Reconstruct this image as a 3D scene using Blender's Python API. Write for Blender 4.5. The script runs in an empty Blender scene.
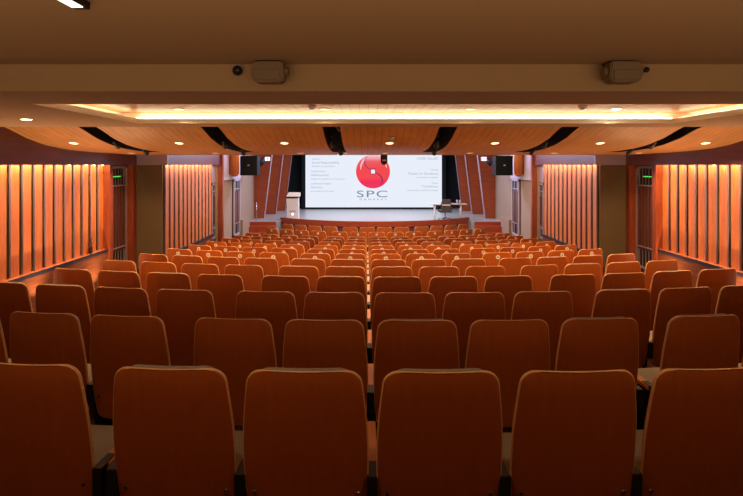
import bpy, bmesh, math, random
from mathutils import Vector, Matrix
random.seed(4)
scene = bpy.context.scene
C = scene.collection
EYE = 3.044
F = 495.0
XC = -0.315
# ---------------------------------------------------------------- camera
cd = bpy.data.cameras.new('camera'); cam = bpy.data.objects.new('camera', cd); C.objects.link(cam)
cam.location = (XC, 0, EYE); cam.rotation_euler = (math.radians(90), 0, 0)
cd.sensor_width = 36.0; cd.lens = F * 36.0 / 743.0
cd.shift_x = 5.0 / 743.0; cd.shift_y = -83.0 / 743.0
cd.clip_start = 0.05; cd.clip_end = 200
scene.camera = cam
# ---------------------------------------------------------------- world, view
w = bpy.data.worlds.new('world'); scene.world = w; w.use_nodes = True
w.node_tree.nodes['Background'].inputs[0].default_value = (1.0, 0.75, 0.5, 1)
w.node_tree.nodes['Background'].inputs[1].default_value = 0.02
scene.view_settings.view_transform = 'Standard'
scene.view_settings.look = 'None'
scene.view_settings.exposure = 0.0
scene.view_settings.gamma = 1.0
scene.view_settings.use_curve_mapping = False
WARM = (1.0, 0.62, 0.32); WARM2 = (1.0, 0.72, 0.45); BLUE = (0.62, 0.62, 1.0)
def area(name, loc, rot, sx, sy, e, col, spread=180):
    l = bpy.data.lights.new(name, 'AREA'); l.shape = 'RECTANGLE'; l.size = sx; l.size_y = sy
    l.energy = e; l.color = col; l.spread = math.radians(spread)
    o = bpy.data.objects.new(name, l); C.objects.link(o); o.location = loc; o.rotation_euler = rot
    return o
def spot(name, loc, e, col, ang=110, target=None, r=0.05, blend=0.8, parent=None):
    l = bpy.data.lights.new(name, 'SPOT'); l.energy = e; l.color = col
    l.spot_size = math.radians(ang); l.spot_blend = blend; l.shadow_soft_size = r
    o = bpy.data.objects.new(name, l); C.objects.link(o); o.location = loc
    if target is not None:
        o.rotation_euler = (Vector(target) - Vector(loc)).to_track_quat('-Z', 'Y').to_euler()
    return o
# house lights of the high front ceiling, beyond the wooden cloud
area('house_light', (0, 13.2, EYE + 1.35), (0, 0, 0), 6.5, 2.4, 400, (1.0, 0.66, 0.38))
area('house_light', (0, 16.2, EYE + 1.35), (0, 0, 0), 6.0, 1.2, 130, (0.92, 0.86, 1.0))
area('stage_light', (0, 19.8, EYE + 1.35), (0, 0, 0), 5.5, 1.6, 260, (0.86, 0.86, 1.0))
# bluish stage wash that reaches the side walls
area('stage_wash_light', (-2.6, 17.0, EYE + 1.1), (math.radians(-72), 0, math.radians(-38)), 1.2, 0.4, 115, BLUE)
area('stage_wash_light', (2.6, 17.0, EYE + 1.1), (math.radians(-72), 0, math.radians(38)), 1.2, 0.4, 115, BLUE)
# unseen fills added near the camera to brighten ceiling and nearest seats
area('rear_fill_light', (0, -2.3, EYE + 0.15), (math.radians(90 + 35), 0, 0), 8.0, 0.7, 34, WARM2)
area('low_fill_light', (0, 0.56, EYE - 0.62), (math.radians(90 + 48), 0, 0), 9.5, 0.06, 26, WARM2, 120)
# unseen fill spots added low in the side aisles to brighten the canopy
for sx in (-1, 1):
    for y, z in ((4.6, 1.0), (5.9, 0.93), (7.4, 0.78), (9.0, 0.6)):
        spot('aisle_fill_light', (sx * 5.1, y, z + 0.1), 100, (1.0, 0.68, 0.38), 116, (sx * 4.45, y, 3.6), 0.0, 0.8)

# ---------------------------------------------------------------- materials
def mat(name, col, rough=0.6, metal=0.0, emit=None, es=1.0, spec=0.5, coat=0.0):
    m = bpy.data.materials.new(name); m.use_nodes = True
    b = m.node_tree.nodes['Principled BSDF']
    b.inputs['Base Color'].default_value = (*col, 1); b.inputs['Roughness'].default_value = rough
    b.inputs['Metallic'].default_value = metal; b.inputs['Specular IOR Level'].default_value = spec
    b.inputs['Coat Weight'].default_value = coat; b.inputs['Coat Roughness'].default_value = 0.25
    if emit:
        b.inputs['Emission Color'].default_value = (*emit, 1); b.inputs['Emission Strength'].default_value = es
    return m
def wood(name, c1, c2, scale=(8, 8, 1.2), rough=0.4, bump=0.05, coat=0.0, nscale=3.0, per_object=0.0):
    m = mat(name, c1, rough, coat=coat); nt = m.node_tree; b = nt.nodes['Principled BSDF']
    tc = nt.nodes.new('ShaderNodeTexCoord'); mp = nt.nodes.new('ShaderNodeMapping')
    mp.inputs['Scale'].default_value = scale
    n = nt.nodes.new('ShaderNodeTexNoise'); n.inputs['Scale'].default_value = nscale
    n.inputs['Detail'].default_value = 6; n.inputs['Distortion'].default_value = 0.6
    r = nt.nodes.new('ShaderNodeValToRGB')
    r.color_ramp.elements[0].position = 0.35; r.color_ramp.elements[1].position = 0.7
    r.color_ramp.elements[0].color = (*c2, 1); r.color_ramp.elements[1].color = (*c1, 1)
    nt.links.new(tc.outputs['Object'], mp.inputs[0]); nt.links.new(mp.outputs[0], n.inputs['Vector'])
    nt.links.new(n.outputs['Fac'], r.inputs[0])
    if per_object:
        oi = nt.nodes.new('ShaderNodeObjectInfo'); hs = nt.nodes.new('ShaderNodeHueSaturation')
        ma = nt.nodes.new('ShaderNodeMapRange'); ma.inputs[3].default_value = 1 - per_object; ma.inputs[4].default_value = 1 + per_object
        nt.links.new(oi.outputs['Random'], ma.inputs[0]); nt.links.new(ma.outputs[0], hs.inputs['Value'])
        nt.links.new(r.outputs[0], hs.inputs['Color']); nt.links.new(hs.outputs[0], b.inputs['Base Color'])
    else:
        nt.links.new(r.outputs[0], b.inputs['Base Color'])
    if bump:
        bp = nt.nodes.new('ShaderNodeBump'); bp.inputs['Strength'].default_value = bump
        nt.links.new(n.outputs['Fac'], bp.inputs['Height']); nt.links.new(bp.outputs[0], b.inputs['Normal'])
    return m
def fabric(name, col, sc=400, rough=0.95, var=0.25):
    m = mat(name, col, rough, spec=0.15); nt = m.node_tree; b = nt.nodes['Principled BSDF']
    tc = nt.nodes.new('ShaderNodeTexCoord'); n = nt.nodes.new('ShaderNodeTexNoise'); n.inputs['Scale'].default_value = sc
    mx = nt.nodes.new('ShaderNodeMixRGB'); mx.inputs[1].default_value = (*[c * (1 - var) for c in col], 1)
    mx.inputs[2].default_value = (*[min(1, c * (1 + var)) for c in col], 1)
    nt.links.new(tc.outputs['Object'], n.inputs['Vector']); nt.links.new(n.outputs['Fac'], mx.inputs[0])
    nt.links.new(mx.outputs[0], b.inputs['Base Color'])
    bp = nt.nodes.new('ShaderNodeBump'); bp.inputs['Strength'].default_value = 0.2
    nt.links.new(n.outputs['Fac'], bp.inputs['Height']); nt.links.new(bp.outputs[0], b.inputs['Normal'])
    return m
M = {}
M['ply'] = wood('seat_plywood', (0.54, 0.128, 0.020), (0.50, 0.115, 0.018), (14, 14, 1.0), 0.5, 0.0, per_object=0.09)
M['ply'].node_tree.nodes['Principled BSDF'].inputs['Specular IOR Level'].default_value = 0.3
M['ply_edge'] = wood('seat_plywood_edge', (0.92, 0.56, 0.24), (0.80, 0.44, 0.17), (4, 4, 40), 0.4, 0.0)
M['arm'] = wood('armrest_wood', (0.78, 0.28, 0.06), (0.68, 0.23, 0.05), (10, 2, 10), 0.35, 0.02)
M['taupe'] = fabric('taupe_fabric', (0.35, 0.30, 0.235), 260)
M['black'] = mat('black_metal', (0.012, 0.011, 0.012), 0.5)
M['slat'] = wood('slat_wood', (0.68, 0.22, 0.065), (0.55, 0.15, 0.04), (6, 6, 0.8), 0.38, 0.03)
M['dado'] = wood('dado_wood', (0.24, 0.075, 0.030), (0.13, 0.035, 0.015), (3, 1.0, 14), 0.35, 0.03)
M['edging'] = mat('slat_edging', (0.42, 0.27, 0.34), 0.35, 0.3)
M['darkwood'] = wood('dark_louvre_wood', (0.15, 0.055, 0.045), (0.10, 0.035, 0.03), (6, 6, 1), 0.4, 0.0)
M['maroon'] = wood('maroon_wood', (0.18, 0.07, 0.10), (0.13, 0.05, 0.075), (3, 0.8, 8), 0.3, 0.02)
M['mauve'] = mat('mauve_lit_wood', (0.30, 0.23, 0.32), 0.4)  # fascia wood with the bluish stage light put into its colour
M['redwood'] = wood('red_wood', (0.34, 0.075, 0.028), (0.22, 0.045, 0.018), (6, 6, 1), 0.33, 0.02)
M['finwood'] = wood('fin_wood', (0.42, 0.088, 0.03), (0.29, 0.055, 0.02), (1, 4, 9), 0.4, 0.02)
M['cloud'] = None
M['olive'] = fabric('olive_wall_fabric', (0.125, 0.082, 0.042), 90, var=0.15)
M['gapback'] = fabric('slat_backing', (0.30, 0.24, 0.10), 120, var=0.15)
M['beige'] = fabric('beige_wall_paint', (0.33, 0.245, 0.19), 30, 0.8, 0.05)
M['lilac'] = mat('lilac_laminate', (0.48, 0.40, 0.47), 0.35)
M['metal'] = mat('brushed_frame_metal', (0.55, 0.50, 0.58), 0.35, 0.6)
M['paint'] = fabric('warm_grey_paint', (0.46, 0.285, 0.145), 40, 0.85, 0.04)
M['paint_soffit'] = fabric('soffit_paint', (0.47, 0.32, 0.20), 40, 0.85, 0.04)
M['cream'] = mat('cream_paint', (0.90, 0.80, 0.58), 0.7)
M['carpet'] = fabric('dark_carpet', (0.055, 0.02, 0.012), 200)
M['stage'] = wood('stage_floor', (0.40, 0.41, 0.44), (0.35, 0.36, 0.39), (1, 12, 1), 0.32, 0.01)
M['stagered'] = wood('stage_skirt_wood', (0.40, 0.07, 0.022), (0.28, 0.045, 0.015), (1, 1, 9), 0.35, 0.02)
M['blackcloth'] = fabric('black_cloth', (0.010, 0.013, 0.017), 100)
M['navy'] = mat('dark_navy_trim', (0.022, 0.02, 0.045), 0.4)
M['white'] = mat('white_plastic', (0.75, 0.74, 0.76), 0.4)
M['plate'] = mat('number_plate', (0.90, 0.84, 0.72), 0.35)
M['ink'] = mat('plate_ink', (0.16, 0.10, 0.08), 0.5)
M['lamp'] = mat('lamp_diffuser', (1, 1, 1), 0.5, emit=(1.0, 0.80, 0.55), es=3.0)
M['lamp_hot'] = mat('lamp_bright', (1, 1, 1), 0.5, emit=(1.0, 0.86, 0.66), es=30.0)
M['lamp_white'] = mat('lamp_white', (1, 1, 1), 0.5, emit=(1.0, 0.95, 0.9), es=2.5)
M['cove'] = mat('cove_tube', (1, 1, 1), 0.5, emit=(1.0, 0.85, 0.60), es=9.5)
M['tubewarm'] = mat('tube_diffuser', (1, 1, 1), 0.5, emit=(1.0, 0.85, 0.65), es=2.0)
M['screen'] = mat('screen_white', (0.02, 0.02, 0.02), 0.5, emit=(0.80, 0.85, 0.94), es=1.0)
M['scrtext'] = mat('screen_text', (0.02, 0.02, 0.02), 0.5, emit=(0.33, 0.37, 0.52), es=1.0)
M['scrtext2'] = mat('screen_wordmark', (0.02, 0.02, 0.02), 0.5, emit=(0.16, 0.23, 0.36), es=1.0)
M['scrdark'] = mat('screen_seam', (0.02, 0.02, 0.02), 0.5, emit=(0.33, 0.015, 0.08), es=1.0)
M['scrpink'] = mat('screen_highlight', (0.02, 0.02, 0.02), 0.5, emit=(0.95, 0.52, 0.6), es=1.0)
M['green'] = mat('green_sign', (0.02, 0.02, 0.02), 0.5, emit=(0.12, 0.8, 0.1), es=1.0)
M['greymesh'] = mat('grey_chair_fabric', (0.07, 0.065, 0.06), 0.7)
M['chrome'] = mat('chrome', (0.5, 0.5, 0.52), 0.25, 1.0)
M['speakerbeige'] = mat('beige_speaker_shell', (0.22, 0.14, 0.07), 0.6)
M['glassy'] = mat('glass_top', (0.72, 0.68, 0.66), 0.15)
M['peach'] = mat('lectern_top', (0.72, 0.60, 0.53), 0.4)

def cloud_material():
    m = wood('cloud_wood', (0.58, 0.27, 0.085), (0.47, 0.21, 0.062), (3, 0.6, 3), 0.45, 0.0)
    nt = m.node_tree; b = nt.nodes['Principled BSDF']
    src = b.inputs['Base Color'].links[0].from_socket
    tc = nt.nodes.new('ShaderNodeTexCoord'); sp = nt.nodes.new('ShaderNodeSeparateXYZ')
    nt.links.new(tc.outputs['Object'], sp.inputs[0])
    ml = nt.nodes.new('ShaderNodeMath'); ml.operation = 'MULTIPLY'; ml.inputs[1].default_value = 1 / 0.10
    fr = nt.nodes.new('ShaderNodeMath'); fr.operation = 'FRACT'
    lt = nt.nodes.new('ShaderNodeMath'); lt.operation = 'LESS_THAN'; lt.inputs[1].default_value = 0.10
    mx = nt.nodes.new('ShaderNodeMixRGB'); mx.blend_type = 'MULTIPLY'; mx.inputs[2].default_value = (0.62, 0.55, 0.5, 1)
    nt.links.new(sp.outputs['X'], ml.inputs[0]); nt.links.new(ml.outputs[0], fr.inputs[0]); nt.links.new(fr.outputs[0], lt.inputs[0])
    nt.links.new(lt.outputs[0], mx.inputs[0]); nt.links.new(src, mx.inputs[1]); nt.links.new(mx.outputs[0], b.inputs['Base Color'])
    return m
M['cloud'] = cloud_material()
def logo_material():
    m = mat('screen_logo_red', (0.02, 0.02, 0.02), 0.5, emit=(1, 0, 0)); nt = m.node_tree; b = nt.nodes['Principled BSDF']
    tc = nt.nodes.new('ShaderNodeTexCoord'); sp = nt.nodes.new('ShaderNodeSeparateXYZ')
    nt.links.new(tc.outputs['Object'], sp.inputs[0])
    mr = nt.nodes.new('ShaderNodeMapRange'); mr.inputs[1].default_value = -0.78; mr.inputs[2].default_value = 0.78
    nt.links.new(sp.outputs['Z'], mr.inputs[0])
    r = nt.nodes.new('ShaderNodeValToRGB'); e = r.color_ramp.elements
    e[0].position = 0.0; e[0].color = (0.80, 0.03, 0.10, 1); e[1].position = 1.0; e[1].color = (0.90, 0.62, 0.68, 1)
    for p, c in ((0.18, (0.86, 0.012, 0.085, 1)), (0.32, (0.90, 0.05, 0.07, 1)), (0.6, (0.86, 0.055, 0.06, 1)), (0.8, (0.84, 0.10, 0.12, 1))):
        k = e.new(p); k.color = c
    nt.links.new(mr.outputs[0], r.inputs[0]); nt.links.new(r.outputs[0], b.inputs['Emission Color'])
    return m
M['logo'] = logo_material()
for k in ('screen', 'scrtext', 'scrtext2', 'scrdark', 'scrpink', 'logo'):
    M[k].node_tree.nodes['Principled BSDF'].inputs['Specular IOR Level'].default_value = 0.0

# ---------------------------------------------------------------- mesh helpers
def bx(bm, x0, x1, y0, y1, z0, z1, bevel=0.0, mi=0, mtx=None):
    x0, x1 = min(x0, x1), max(x0, x1); y0, y1 = min(y0, y1), max(y0, y1); z0, z1 = min(z0, z1), max(z0, z1)
    vs = [bm.verts.new((x, y, z)) for z in (z0, z1) for y in (y0, y1) for x in (x0, x1)]
    fs = [bm.faces.new([vs[i] for i in q]) for q in ((0, 2, 3, 1), (4, 5, 7, 6), (0, 1, 5, 4), (2, 6, 7, 3), (0, 4, 6, 2), (1, 3, 7, 5))]
    for f in fs: f.material_index = mi
    if bevel:
        r = bmesh.ops.bevel(bm, geom=list({e for f in fs for e in f.edges}), offset=bevel, segments=2, affect='EDGES', profile=0.5)
        vs = list({v for f in r['faces'] for v in f.verts} | {v for v in vs if v.is_valid})
    if mtx is not None:
        for v in vs:
            if v.is_valid: v.co = mtx @ v.co
    return vs
def cyl(bm, p0, p1, r0, r1=None, n=16, mi=0, cap=True):
    r1 = r0 if r1 is None else r1
    p0 = Vector(p0); p1 = Vector(p1); q = (p1 - p0).to_track_quat('Z', 'Y')
    rings = []
    for p, r in ((p0, r0), (p1, r1)):
        rings.append([bm.verts.new(p + q @ Vector((r * math.cos(2 * math.pi * i / n), r * math.sin(2 * math.pi * i / n), 0))) for i in range(n)])
    for i in range(n):
        f = bm.faces.new((rings[0][i], rings[0][(i + 1) % n], rings[1][(i + 1) % n], rings[1][i])); f.material_index = mi; f.smooth = True
    if cap:
        bm.faces.new(rings[0][::-1]).material_index = mi; bm.faces.new(rings[1]).material_index = mi
def tube(bm, pts, r, n=8, mi=0):
    for a, b in zip(pts[:-1], pts[1:]): cyl(bm, a, b, r, r, n, mi)
def sphere(bm, c, r, u=16, v=10, mi=0, sc=(1, 1, 1)):
    res = bmesh.ops.create_uvsphere(bm, u_segments=u, v_segments=v, radius=1)
    for q in res['verts']: q.co = Vector((q.co.x * r * sc[0], q.co.y * r * sc[1], q.co.z * r * sc[2])) + Vector(c)
    for f in {f for q in res['verts'] for f in q.link_faces}: f.material_index = mi; f.smooth = True
def prism(bm, poly, axis, a0, a1, mi=0):
    """poly: 2-D outline; axis: 'x','y','z' extruded from a0 to a1"""
    def P(u, v, a):
        return {'x': (a, u, v), 'y': (u, a, v), 'z': (u, v, a)}[axis]
    A = [bm.verts.new(P(u, v, a0)) for u, v in poly]; B = [bm.verts.new(P(u, v, a1)) for u, v in poly]
    n = len(poly)
    fs = [bm.faces.new(A), bm.faces.new(B[::-1])]
    for i in range(n): fs.append(bm.faces.new((A[i], B[i], B[(i + 1) % n], A[(i + 1) % n])))
    for f in fs: f.material_index = mi
    bmesh.ops.recalc_face_normals(bm, faces=fs)
def obj(name, bm, mats, parent=None, loc=None, smooth=False):
    me = bpy.data.meshes.new(name); bm.normal_update()
    if smooth:
        for f in bm.faces: f.smooth = True
    bm.to_mesh(me); bm.free()
    for m in (mats if isinstance(mats, (list, tuple)) else [mats]): me.materials.append(m)
    o = bpy.data.objects.new(name, me); C.objects.link(o)
    if parent is not None: o.parent = parent
    if loc is not None: o.location = loc
    return o
def box(name, d, m, parent=None, bevel=0.0):
    bm = bmesh.new(); bx(bm, *d, bevel=bevel); return obj(name, bm, m, parent)
def tag(o, label, cat, group=None, kind=None):
    o['label'] = label; o['category'] = cat
    if group: o['group'] = group
    if kind: o['kind'] = kind
    return o
def thing(name, label, cat, loc=(0, 0, 0), rz=0, group=None):
    o = bpy.data.objects.new(name, None); C.objects.link(o); o.location = loc; o.rotation_euler = (0, 0, rz)
    o.empty_display_size = 0.1
    return tag(o, label, cat, group)
def struct(name, bm_or_d, m, label, cat='structure'):
    if isinstance(bm_or_d, tuple):
        o = box(name, bm_or_d, m)
    else:
        o = obj(name, bm_or_d, m)
    o['kind'] = 'structure'; o['label'] = label; o['category'] = cat
    return o
def dup(root, loc, rz, label=None, group=None, skip=()):
    r = root.copy(); C.objects.link(r); r.location = loc; r.rotation_euler = (0, 0, rz)
    if label: r['label'] = label
    if group: r['group'] = group
    for ch in list(root.children):
        if ch.name.split('.')[0] in skip: continue
        c = ch.copy(); C.objects.link(c); c.parent = r
        for g in ch.children:
            d = g.copy(); C.objects.link(d); d.parent = c
    return r
def Z(h): return EYE + h                       # height above the lens
def curved_text(body, size, m, name, parent, loc, align='LEFT', spacing=1.0, sx=1.0):
    cu = bpy.data.curves.new(name, 'FONT'); cu.body = body; cu.size = size; cu.align_x = align; cu.space_character = spacing
    cu.extrude = 0.001
    t = bpy.data.objects.new('tmp', cu); C.objects.link(t)
    bpy.context.view_layer.update()
    me = bpy.data.meshes.new_from_object(t.evaluated_get(bpy.context.evaluated_depsgraph_get()))
    bpy.data.objects.remove(t); bpy.data.curves.remove(cu)
    for v in me.vertices: v.co = Vector((v.co.x * sx, -v.co.z, v.co.y))
    me.materials.clear(); me.materials.append(m)
    o = bpy.data.objects.new(name, me); C.objects.link(o); o.parent = parent; o.location = loc
    return o

# ================================================================ ROWS
D = {}; H = {}
P = 0.58; PITCH = 0.9965
yt = {1: 373, 2: 321, 3: 293, 4: 277, 5: 267, 6: 259.7, 7: 254, 8: 249.5, 9: 245.8, 10: 242.4, 11: 239.6, 12: 237.1, 13: 232.1, 14: 227.3}
for n in range(1, 13): D[n] = (n + 1.13) * PITCH
D[13] = 15.27; D[14] = 16.42
for n in D: H[n] = (yt[n] - 165) * (D[n] - 0.07) / F
YC = 21.9; SEAT_TOP = 0.98
ZF = {n: EYE - H[n] - SEAT_TOP for n in D}
ZF[14] = ZF[13] = 0.0

# ---------------------------------------------------------------- floor: concentric terraces
def build_floor():
    bm = bmesh.new()
    W = 5.55; N = 48
    xs = [-W + 2 * W * i / N for i in range(N + 1)]
    edges = [(-2.5, ZF[1])]
    for n in range(2, 14):
        edges.append((D[n] - 0.12, ZF[n]))
    for k, (d, z) in enumerate(edges):
        d2 = edges[k + 1][0] if k + 1 < len(edges) else 21.85
        def yy(dd, x):
            if dd <= -2.4: return -2.5
            r = YC - dd
            return YC - math.sqrt(max(r * r - x * x, 0.0))
        lo = [bm.verts.new((x, yy(d, x), z)) for x in xs]
        hi = [bm.verts.new((x, max(yy(d2, x), yy(d, x) + 0.0), z)) for x in xs]
        for i in range(N): bm.faces.new((lo[i], lo[i + 1], hi[i + 1], hi[i]))
        z2 = edges[k + 1][1] if k + 1 < len(edges) else -0.05
        dn = [bm.verts.new((x, max(yy(d2, x), yy(d, x)), z2)) for x in xs]
        for i in range(N): bm.faces.new((hi[i], hi[i + 1], dn[i + 1], dn[i]))
    return bm
struct('floor', build_floor(), M['carpet'], 'dark carpeted floor stepping down in curved terraces towards the stage', 'floor')

# ---------------------------------------------------------------- outer shell
def wall_side(s):
    side = 'left' if s < 0 else 'right'
    # near stretch, plane |x| = 5.42 (slatted bay), then grille door, fabric pier, second slatted bay
    bm = bmesh.new()
    bx(bm, s * 5.44, s * 5.6, -2.5, 9.62, -0.1, Z(1.6))
    o = struct('wall_' + side, bm, M['gapback'], 'olive wall backing behind the slats on the %s side of the hall' % side, 'wall')
    bm = bmesh.new(); bx(bm, s * 5.42, s * 5.6, 9.62, 10.62, -0.1, Z(1.6))
    bx(bm, s * 4.72, s * 5.6, 10.6, 14.25, -0.1, Z(1.6))
    struct('wall_' + side, bm, M['gapback'], 'wall behind the second slatted bay on the %s side' % side, 'wall')
    bm = bmesh.new(); bx(bm, s * 4.62, s * 5.6, 14.25, 23.6, -0.1, Z(1.6))
    struct('wall_' + side, bm, M['beige'], 'beige side wall beside the stage on the %s' % side, 'wall')
    # fabric pier facing the camera
    bm = bmesh.new(); bx(bm, s * 4.67, s * 5.36, 10.56, 10.60, -0.1, Z(0.0))
    struct('wall_' + side, bm, M['olive'], 'olive fabric covered pier between the two slatted bays on the %s' % side, 'wall')
    # maroon fascia above everything
    bm = bmesh.new(); bx(bm, s * 5.19, s * 5.21, -2.5, 10.56, Z(0.0), Z(1.6))
    bx(bm, s * 4.54, s * 4.57, 10.56, 14.3, Z(0.0), Z(1.6))
    struct('trim_fascia_' + side, bm, M['maroon'], 'maroon wood fascia above the slats on the %s wall' % side, 'trim')
    bm = bmesh.new(); bx(bm, s * 4.54, s * 5.19, 10.50, 10.56, Z(0.0), Z(1.6))
    struct('trim_fascia_' + side, bm, M['mauve'], 'mauve fascia with painted bluish light over the olive pier on the %s' % side, 'trim')
    # dado with navy ledge, near bay
    bm = bmesh.new(); bx(bm, s * 5.28, s * 5.42, -2.5, 9.54, -0.05, Z(-1.66))
    struct('trim_dado_' + side, bm, M['dado'], 'reddish wood dado under the near slats on the %s wall' % side, 'trim')
    bm = bmesh.new(); bx(bm, s * 5.27, s * 5.29, -2.5, 9.56, Z(-1.665), Z(-1.61)); bx(bm, s * 5.27, s * 5.29, 9.54, 9.58, Z(-2.35), Z(-1.61))
    struct('trim_ledge_' + side, bm, M['navy'], 'dark navy edging along the dado on the %s wall' % side, 'trim')
    bm = bmesh.new(); bx(bm, s * 5.29, s * 5.42, -2.5, 9.54, Z(-1.66), Z(-1.615))
    struct('trim_shelf_' + side, bm, M['slat'], 'lit wood shelf under the near slats on the %s wall' % side, 'trim')
    # dado, far bay
    bm = bmesh.new(); bx(bm, s * 4.63, s * 4.72, 10.64, 13.88, -0.05, Z(-2.0))
    struct('trim_dado_' + side, bm, M['dado'], 'wood dado under the second slatted bay on the %s wall' % side, 'trim')
    bm = bmesh.new(); bx(bm, s * 4.61, s * 4.64, 10.66, 13.9, Z(-2.0), Z(-1.94))
    struct('trim_ledge_' + side, bm, M['navy'], 'navy edging under the second slatted bay on the %s wall' % side, 'trim')
    # wood below the louvred door
    bm = bmesh.new(); bx(bm, s * 5.34, s * 5.42, 9.56, 10.56, -0.05, Z(-2.14))
    bx(bm, s * 5.33, s * 5.35, 9.58, 10.5, Z(-2.17), Z(-2.12), mi=1)
    bx(bm, s * 4.66, s * 5.36, 10.545, 10.56, Z(-2.3), Z(-2.2), mi=1)
    struct('baseboard_' + side, bm, [M['dado'], M['navy']], 'wood base under the louvred door on the %s side' % side, 'trim')
    struct('trim_panel_' + side, (s * 4.65, s * 4.72, 13.88, 14.3, Z(-0.5), Z(0.02)), M['mauve'], 'mauve panel above the narrow louvred door on the %s' % side, 'trim')
    # posts
    bm = bmesh.new(); bx(bm, s * 5.24, s * 5.42, 9.50, 9.62, Z(-2.2), Z(0)); bx(bm, s * 5.22, s * 5.42, 10.42, 10.57, Z(-2.4), Z(0.5))
    struct('trim_post_' + side, bm, M['redwood'], 'red wood posts flanking the louvred door on the %s side' % side, 'trim')
    # projecting wood pier past the second bay
    bm = bmesh.new(); bx(bm, s * 4.47, s * 4.72, 14.3, 14.42, -0.05, Z(1.6))
    struct('trim_pier_' + side, bm, M['redwood'], 'full height red wood pier beside the small louvre on the %s' % side, 'trim')
    # upper lilac panel
    bm = bmesh.new(); bx(bm, s * 4.56, s * 4.63, 14.42, 16.8, Z(-0.46), Z(1.6))
    struct('trim_panel_' + side, bm, M['lilac'], 'pale lilac upper wall panel above the stage side door on the %s' % side, 'trim')
    # stage side kick panel
    bm = bmesh.new(); bx(bm, s * 4.50, s * 4.63, 16.75, 17.75, -0.05, Z(-1.86))
    struct('trim_cheek_' + side, bm, M['beige'], 'low beige cheek wall beside the stage steps on the %s' % side, 'trim')
for s in (-1, 1): wall_side(s)
struct('wall_back', (-5.6, 5.6, -2.7, -2.5, 0, Z(1.6)), M['paint'], 'painted wall behind the seating', 'wall')
struct('trim_shade_board', (-5.2, 5.2, 0.42, 0.50, 0.5, Z(-0.50)), M['maroon'], 'unseen low board added behind the last row to shade the seat backs', 'trim')  # out-of-view board, added to keep the rear fill off lower seat backs
struct('wall_front', (-5.6, 5.6, 23.4, 23.6, 0, Z(1.6)), M['blackcloth'], 'black drape wall behind the screen', 'wall')

# slatted timber panels
def slats(s, y0, y1, xf, zt, zb, label, pitch=0.2555, frac=0.66, th=0.06):
    bm = bmesh.new(); y = y1 - pitch * frac
    while y > y0 - 0.01:
        bx(bm, s * xf, s * (xf + 0.02), y, y + pitch * frac, zb, zt, bevel=0.003)
        bx(bm, s * (xf - 0.006), s * (xf + 0.022), y - 0.012, y, zb, zt, mi=1); y -= pitch
    o = obj('slatted_wall_panel', bm, [M['slat'], M['edging']]); tag(o, label, 'wall panel')
    return o
for s, nm in ((-1, 'left'), (1, 'right')):
    slats(s, 4.0, 9.50, 5.365, Z(0.06), Z(-1.614), 'large panel of lit orange vertical wood slats, %s wall nearest the camera' % nm)
    slats(s, 10.68, 13.86, 4.665, Z(0.05), Z(-1.94), 'panel of close vertical wood slats, %s wall beyond the olive pier' % nm, pitch=0.27, frac=0.62, th=0.05)
    # concealed wall washers above the slats
    area('wall_washer_light', (s * 5.245, 6.75, Z(0.05)), (0, math.radians(-20) * s, 0), 0.05, 5.4, 50, (1.0, 0.70, 0.40))
    area('wall_washer_light', (s * 4.60, 12.25, Z(0.05)), (0, math.radians(-20) * s, 0), 0.04, 3.2, 26, (1.0, 0.68, 0.40))

# ---------------------------------------------------------------- ceilings
XL, XR, DF, DB, HS = -2.95, 3.22, 3.9, 5.72, 0.48
bm = bmesh.new(); bx(bm, -5.6, 5.6, -2.7, 3.25, Z(0.657), Z(0.75)); bx(bm, -5.6, 5.6, 3.23, 3.25, Z(HS), Z(0.75))
struct('ceiling', bm, M['paint'], 'flat brownish ceiling over the back rows with its downstand face', 'ceiling')
XL, XR, DF, DB, HS = -2.95, 3.22, 3.9, 5.72, 0.48
bm = bmesh.new()
for d in ((-5.42, 5.42, 3.24, DF), (-5.42, 5.42, DB, 6.22), (-5.42, XL, DF, DB), (XR, 5.42, DF, DB)):
    bx(bm, d[0], d[1], d[2], d[3], Z(HS), Z(HS + 0.05))
struct('ceiling', bm, M['paint_soffit'], 'dropped beige soffit around the lit ceiling recess', 'ceiling')
# cream lining of recess opening
bm = bmesh.new(); t = 0.006
bx(bm, XL, XR, DB - t, DB, Z(HS - 0.001), Z(HS + 0.055)); bx(bm, XL - 0.0, XL + t, DF, DB, Z(HS - 0.001), Z(HS + 0.055)); bx(bm, XR - t, XR, DF, DB, Z(HS - 0.001), Z(HS + 0.055))
bx(bm, XL, XR, DF, DF + t, Z(HS - 0.001), Z(HS + 0.055))
# cove pocket walls
bx(bm, XL - 0.3, XR + 0.3, DB + 0.27, DB + 0.3, Z(HS + 0.05), Z(0.64)); bx(bm, XL - 0.33, XL - 0.3, DF - 0.3, DB + 0.3, Z(HS + 0.05), Z(0.64))
bx(bm, XR + 0.3, XR + 0.33, DF - 0.3, DB + 0.3, Z(HS + 0.05), Z(0.64)); bx(bm, XL - 0.3, XR + 0.3, DF - 0.33, DF - 0.3, Z(HS + 0.05), Z(0.64))
struct('trim_cove', bm, M['cream'], 'cream edge and cove around the ceiling recess', 'trim')
struct('ceiling', (XL - 0.33, XR + 0.33, DF - 0.33, DB + 0.3, Z(0.625), Z(0.66)), M['cloud'], 'wood panelled ceiling inside the lit recess', 'ceiling')
t = thing('cove_light', 'continuous glowing tube light in the cove of the ceiling recess', 'ceiling light', (0, DB + 0.12, Z(HS + 0.05)))
bm = bmesh.new(); bx(bm, XL - 0.1, XR + 0.1, 0.05, 0.08, 0.0, 0.035); obj('tube', bm, M['cove'], t)
bm = bmesh.new(); bx(bm, XL - 0.1, XR + 0.1, DF - DB - 0.26, DF - DB - 0.23, 0.0, 0.035); obj('tube', bm, M['cove'], t)
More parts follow.
